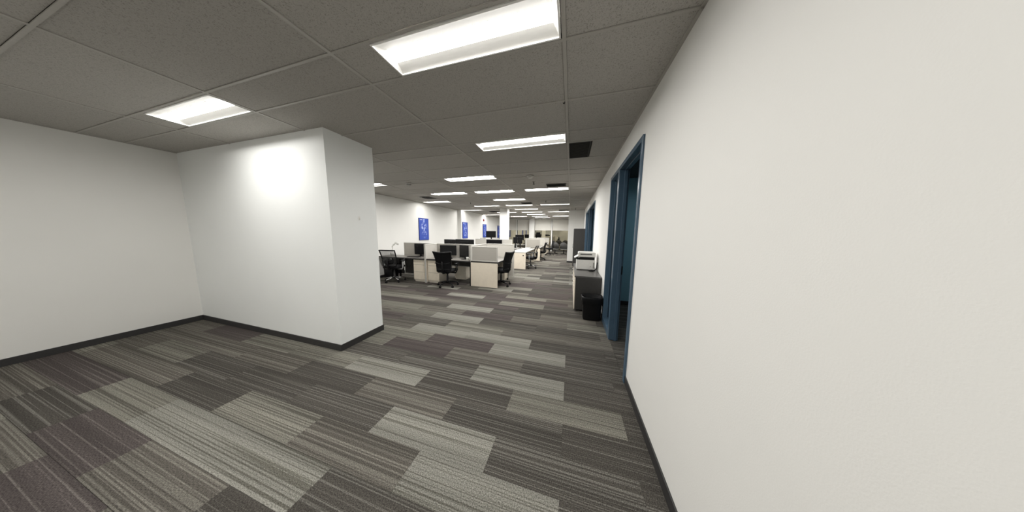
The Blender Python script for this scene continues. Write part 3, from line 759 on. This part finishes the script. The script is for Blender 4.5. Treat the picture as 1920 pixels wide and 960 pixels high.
# the desks on the other side of the spine
desk('grey desk behind the left spine panel, facing away', -5.46, -4.14, 5.775, 6.36, legs=((-5.4, 6.3), (-4.2, 6.3)))
desk('grey desk behind the middle light panel, carrying black monitors', -4.135, -2.745, 5.775, 6.36, legs=((-2.80, 6.30),))
pedestal('white pedestal seen under the middle front desk', -3.42, 6.12, PI, w=0.40, d=0.46)
monitor('black monitor at the leftmost front desk beside the divider', -4.72, 5.585, 0.10, w=0.36, h=0.35, lift=0.065)
monitor('black monitor in the middle, behind the high-backed chair', -3.67, 5.60, 0.05, w=0.56, h=0.31, lift=0.085)
monitor('angled black monitor next to the grey screen on the desk end', -3.06, 5.48, -0.42, w=0.42, h=0.37, lift=0.045)
monitor('low black monitor back showing left above the front panels', -3.88, 6.06, PI, w=0.42, h=0.25, lift=0.31)
monitor('wide black monitor back showing above the front panels', -3.33, 6.06, PI, w=0.66, h=0.31, lift=0.26)
keyboard('black keyboard before the middle monitor', -3.62, 5.36, 0.05)
keyboard('black keyboard on the leftmost front desk', -4.75, 5.36, 0.1)
t = thing('bright_spot_cup', 'small white cup standing in for a bright spot on the middle front desk', 'cup', (-2.84, 5.30, DT))  # cup shape added in place of a bright glint on the desk
MB().lathe([(0.028, 0), (0.036, 0.07), (0.040, 0.09), (0.036, 0.09), (0.032, 0.06), (0.002, 0.01)], 18).build('body', WPLASTIC, t)
MB().tube([(0.036, 0, 0.07), (0.062, 0, 0.065), (0.062, 0, 0.035), (0.032, 0, 0.025)], 0.005, 6).build('handle', WPLASTIC, t)
# cables under the leftmost desk
for k, (x, l) in enumerate(((-5.22, 'black cable hanging in a loop under the leftmost desk'), (-4.82, 'thin black cable hanging by the drawer pedestal'))):
    pts = [(x-0.2, 5.66, 0.69), (x-0.16, 5.66, 0.5), (x-0.05, 5.65, 0.33+0.05*k), (x+0.08, 5.66, 0.40), (x+0.14, 5.67, 0.60), (x+0.15, 5.68, 0.69)]
    tag(MB().tube(pts, 0.007, 6).build('cable', BLACK), l, 'cable')
# white blossoms by the wall
t = thing('orchid', 'spray of white blossoms above the leftmost desk against the wall', 'plant', (-5.80, 5.55, DT))
MB().lathe([(0.05, 0), (0.065, 0.10), (0.06, 0.10), (0.05, 0.09), (0.002, 0.085)], 16).build('pot', WPLASTIC, t)
MB().tube([(0, 0, 0.09), (0.02, 0, 0.22), (0.07, -0.01, 0.33), (0.17, -0.02, 0.39), (0.27, -0.02, 0.37)], 0.004, 6).build('stem', STEM, t)
rb = random.Random(3)
for i in range(7):
    u = i/6; c = Vector((0.04+0.24*u, -0.015, 0.29+0.12*math.sin(PI*min(1, u*1.1)*0.62)+rb.uniform(-0.02, 0.03)))
    fl = MB()
    for k in range(5):
        a = 2*PI*k/5+i; d = Vector((math.cos(a), 0.2, math.sin(a))).normalized(); n_ = Vector((-math.sin(a), 0, math.cos(a)))
        fl.add([c, c+d*0.024+n_*0.014, c+d*0.042+Vector((0, -0.010, 0)), c+d*0.024-n_*0.014], [(0, 1, 2, 3)], True)
    fl.build('blossom', PETAL, t)

# ------------------------------------------------------------------ second pod
desk('white topped desk with cream end and black cable outlet', -2.44, -1.775, 8.35, 10.55, ends=('s', 'n'), top=PALE, edge=ALU, lock=(-1.885, 0.59))
tag(MB().box(-2.2, -1.95, 9.95, 10.35, 0, 0.05).box(-2.19, -1.96, 9.97, 10.33, 0.05, 0.055).build('file_tray', WPLASTIC, loc=(0, 0, DT), bevel=0.004), 'white tray at the far end of the white topped desk', 'tray')
partition('light panel of the second pod standing before the white column', -4.62, -2.70, 9.48, 9.53, 0.10, 1.21, upper=FABRICL, lower=FABRICL)
desk('grey desk before the second pod panel', -4.62, -2.70, 8.90, 9.475, legs=((-4.55, 8.96), (-2.77, 8.96)))
monitor('wide black monitor against the second pod panel', -3.53, 9.25, 0, w=0.80, h=0.30, lift=0.16)
desk('grey desk left of the white column', -4.62, -3.47, 9.535, 10.4, legs=((-4.55, 10.33), (-3.54, 10.33)))
monitor('black monitor raised highest above the second pod', -3.93, 9.85, 0.06, w=0.52, h=0.33, lift=0.54)
tag(MB().box(-4.42, -4.24, 9.6, 9.9, 0, 0.52).box(-4.415, -4.245, 9.595, 9.6, 0.02, 0.5).build('binder_box', FABRICL, loc=(0, 0, DT), bevel=0.004), 'pale file box beside the highest monitor', 'box')
desk('grey desk right of the white column', -3.02, -2.46, 9.56, 11.0, legs=((-2.96, 10.93), (-2.52, 10.93), (-2.52, 9.62), (-2.96, 9.62)))
monitor('left one of two black monitors right of the white column', -2.80, 10.45, 0, w=0.235, h=0.33, lift=0.24)
monitor('right one of two black monitors right of the white column', -2.545, 10.45, 0, w=0.245, h=0.33, lift=0.24)

# ------------------------------------------------------------------ third and fourth pods
desk('grey desk with cream end below a grey screen, third from the front', -2.38, -1.585, 11.2, 12.8, ends=('s', 'n'))
partition('grey screen standing on the third cream desk end', -2.36, -1.605, 11.21, 11.247, DT+0.002, 1.20)
partition('light spine panel running back from the third desk end', -2.43, -2.385, 11.22, 14.6, 0.10, 1.215, upper=FABRICL, lower=FABRICL)
partition('light panel closing the far side of the third aisle desk', -2.38, -1.56, 12.81, 12.855, 0.10, 1.215, upper=FABRICL, lower=FABRICL)
desk('farthest aisle desk with narrow cream end', -2.38, -1.635, 14.9, 16.3, ends=('s', 'n'))
partition('farthest light screen standing on a cream desk end', -2.36, -1.50, 14.91, 14.947, DT+0.002, 1.20, upper=FABRICL)
desk('far left desk behind the second pod', -4.9, -3.0, 13.2, 13.9, legs=((-4.84, 13.26), (-3.06, 13.26), (-4.84, 13.84), (-3.06, 13.84)))
monitor('black monitor on the far left desk, partly behind the white column', -3.35, 13.6, 0, w=0.6, h=0.36, lift=0.30)
monitor('black monitor on the far left desk beside the last poster', -4.55, 13.6, 0, w=0.55, h=0.36, lift=0.25)

# ------------------------------------------------------------------ lounge chairs by the window
def lounge(label, x, y, rz):
    t = thing('lounge_chair', label, 'chair', (x, y, 0), rz, 'rounded lounge chairs by the windows')
    n = 18; bk = MB(); outer = []; inner = []
    def rim(a): return 0.52+0.36*max(0.0, math.sin(a))**0.8
    R_ = 0.285
    rg = []
    for i in range(n+1):
        a = PI*i/n
        c, s = math.cos(a), math.sin(a)
        zt = rim(a)
        rg.append([(R_*c, -R_*s*0.9, 0.40), (R_*1.04*c, -R_*1.04*s*0.95-0.02, (0.40+zt)/2), (R_*0.98*c, -R_*s*0.98-0.05*s, zt), (R_*0.88*c, -R_*s*0.86-0.03*s, zt), (R_*0.85*c, -R_*0.80*s, 0.46), (R_*0.85*c, -R_*0.8*s, 0.40)])
    bk.rings(rg, cap=True).build('backrest', GREYF, t)
    st = MB(); rr = []
    for (g, z) in ((0.9, 0.385), (1, 0.40), (1, 0.45), (0.9, 0.475), (0.5, 0.485)):
        rr.append([(0.265*g*math.cos(2*PI*k/24), 0.03+0.27*g*math.sin(2*PI*k/24), z) for k in range(24)])
    st.rings(rr).build('seat', GREYF, t)
    MB().lathe([(0.24, 0.345), (0.275, 0.36), (0.275, 0.384), (0.05, 0.385)], 24).build('seat_shell', SHELL, t)
    MB().lathe([(0.03, 0.03), (0.03, 0.344)], 12).build('column', BLACK, t)
    for i in range(4):
        a = PI/4+PI/2*i
        MB().tube([(0.02*math.cos(a), 0.02*math.sin(a), 0.045), (0.28*math.cos(a), 0.28*math.sin(a), 0.012)], [0.018, 0.011], 8).build('leg', BLACK, t)
    return t
lounge('left of two grey rounded lounge chairs before the far window', -1.10, 15.6, 0.05)
lounge('right of two grey rounded lounge chairs, beside the white wall block', -0.47, 15.6, -0.1)

# ------------------------------------------------------------------ credenza, printer, bin, tall cabinet
CX0, CX1, CY0, CY1, CH = 0.108, XR-0.012, 4.19, 5.95, 0.715
t = thing('credenza', 'low charcoal credenza with cream fronts under the printer', 'cabinet', ((CX0+CX1)/2, (CY0+CY1)/2, 0))
hx, hy = (CX1-CX0)/2, (CY1-CY0)/2
MB().box(-hx+0.02, hx, -hy, hy, 0.03, CH-0.03).build('body', CARBON, t, bevel=0.002)
MB().box(-hx+0.05, hx-0.02, -hy+0.03, hy-0.03, 0, 0.03).build('plinth', BLACK, t)
MB().box(-hx-0.006, hx, -hy-0.006, hy+0.006, CH-0.03, CH).build('worktop', CARBONTOP, t, bevel=0.003)
nb = 4
for i in range(nb):
    a, b = -hy+2*hy*i/nb, -hy+2*hy*(i+1)/nb
    dr = MB().box(-hx, -hx+0.018, a+0.003, b-0.003, CH-0.20, CH-0.036).build('drawer', CREAM, t, bevel=0.002)
    MB().tube([(-hx, (a+b)/2-0.06, CH-0.11), (-hx-0.028, (a+b)/2-0.05, CH-0.11), (-hx-0.028, (a+b)/2+0.05, CH-0.11), (-hx, (a+b)/2+0.06, CH-0.11)], 0.006, 6).build('handle', CHROME, dr)
    dd = MB().box(-hx, -hx+0.018, a+0.003, b-0.003, 0.035, CH-0.205).build('door', CREAM, t, bevel=0.002)
    yh = b-0.06 if i % 2 == 0 else a+0.06
    MB().tube([(-hx, yh, CH-0.24), (-hx-0.028, yh, CH-0.25), (-hx-0.028, yh, CH-0.34), (-hx, yh, CH-0.35)], 0.006, 6).build('handle', CHROME, dd)
# printer
PXc, PYc = 0.345, 5.08
t = thing('printer', 'white multifunction printer standing on the charcoal credenza', 'printer', (PXc, PYc, CH))
MB().box(-0.20, 0.20, -0.17, 0.17, 0.012, 0.235).build('body', PRWHITE, t, bevel=0.012)
for q in ((-0.16, -0.13), (-0.16, 0.13), (0.16, -0.13), (0.16, 0.13)):
    MB().lathe([(0.015, 0), (0.015, 0.012)], 10, (q[0], q[1], 0)).build('foot', BLACK, t)
MB().prism([(-0.165, 0.2355), (0.19, 0.2355), (0.19, 0.300), (-0.10, 0.300)], 'y', -0.155, 0.155).build('output_slot', BLACK, t)
MB().prism([(-0.165, 0.31), (-0.155, 0.3005), (0.205, 0.3005), (0.205, 0.405), (-0.15, 0.405), (-0.165, 0.39)], 'y', -0.175, 0.175).build('scanner', PRWHITE, t, bevel=0.006)
MB().box(-0.12, 0.13, -0.1765, -0.1745, 0.352, 0.372).build('grip_slot', BLACK, t)
cp = MB().prism([(-0.25, 0.275), (-0.245, 0.265), (-0.166, 0.300), (-0.166, 0.325)], 'y', -0.15, 0.15).build('control_panel', PRWHITE, t, bevel=0.003)
MB().prism([(-0.243, 0.262), (-0.166, 0.240), (-0.166, 0.298)], 'y', -0.14, 0.14).build('panel_underside', BLACK, cp)
MB().lathe([(0.010, 0), (0.010, 0.003)], 14).build('badge', VENT, t).matrix_local = Matrix.Translation((0.105, -0.1695, 0.085)) @ Matrix.Rotation(PI/2, 4, 'X')
MB().box(0.160, 0.185, -0.172, -0.1695, 0.05, 0.18).build('port_cover', VENT, t)
MB().box(-0.2015, -0.199, -0.15, 0.15, 0.03, 0.11).build('paper_drawer', WPLASTIC, t, bevel=0.002)
tag(MB().tube([(0.44, 4.86, CH+0.012), (0.55, 4.86, CH+0.012), (0.50, 4.78, CH+0.012), (0.42, 4.80, CH+0.012), (0.46, 4.84, CH+0.020), (0.53, 4.82, CH+0.022), (0.575, 4.84, CH+0.06), (0.586, 4.86, CH+0.2)], 0.011, 6).build('power_cord', BLACK),
    'black power cord coiled beside the printer', 'cord')
# waste bin
t = thing('waste_bin', 'black waste bin with a crumpled liner beside the credenza', 'bin', (0.415, 3.88, 0)); t.scale = (1.06, 1.06, 1.12)
def rr_(ax, ay, z, n=28, e=0.30, jit=None, dz=0):
    out = []
    for k in range(n):
        q = 2*PI*k/n; cc, ss = math.cos(q), math.sin(q); g = 1+(jit.uniform(-0.02, 0.03) if jit else 0)
        out.append((g*ax*math.copysign(abs(cc)**e, cc), g*ay*math.copysign(abs(ss)**e, ss), z+(jit.uniform(-dz, dz) if jit else 0)))
    return out
MB().rings([rr_(0.135, 0.095, 0.0), rr_(0.14, 0.10, 0.02), rr_(0.155, 0.115, 0.34), rr_(0.162, 0.122, 0.36), rr_(0.15, 0.11, 0.36), rr_(0.13, 0.09, 0.03)]).build('bin_body', BLACK, t)
jr = random.Random(8)
MB().rings([rr_(0.158, 0.119, 0.255, jit=jr, dz=0.02), rr_(0.168, 0.127, 0.31, jit=jr, dz=0.01), rr_(0.172, 0.130, 0.365, jit=jr, dz=0.006), rr_(0.163, 0.122, 0.385, jit=jr, dz=0.006), rr_(0.147, 0.107, 0.365, jit=jr, dz=0.006), rr_(0.13, 0.09, 0.22, jit=jr, dz=0.02), rr_(0.06, 0.04, 0.12, jit=jr, dz=0.02)], cap=False).build('liner', BAG, t)
# tall cabinet
t = thing('tall_cabinet', 'tall charcoal storage cabinet against the white wall block', 'cabinet', (0.365, 10.3, 0))
MB().box(-0.225, 0.232, -0.5, 0.5, 0.03, 1.755).build('carcass', CARBON, t, bevel=0.003)
MB().box(-0.20, 0.22, -0.48, 0.48, 0, 0.03).build('plinth', BLACK, t)
for s in (-1, 1):
    d = MB().box(-0.245, -0.2255, min(s*0.002, s*0.497), max(s*0.002, s*0.497), 0.035, 1.752).build('door', CARBON, t, bevel=0.002)
    MB().tube([(-0.245, s*0.05, 0.85), (-0.270, s*0.05, 0.86), (-0.270, s*0.05, 1.02), (-0.245, s*0.05, 1.03)], 0.006, 6).build('handle', CHROME, d)
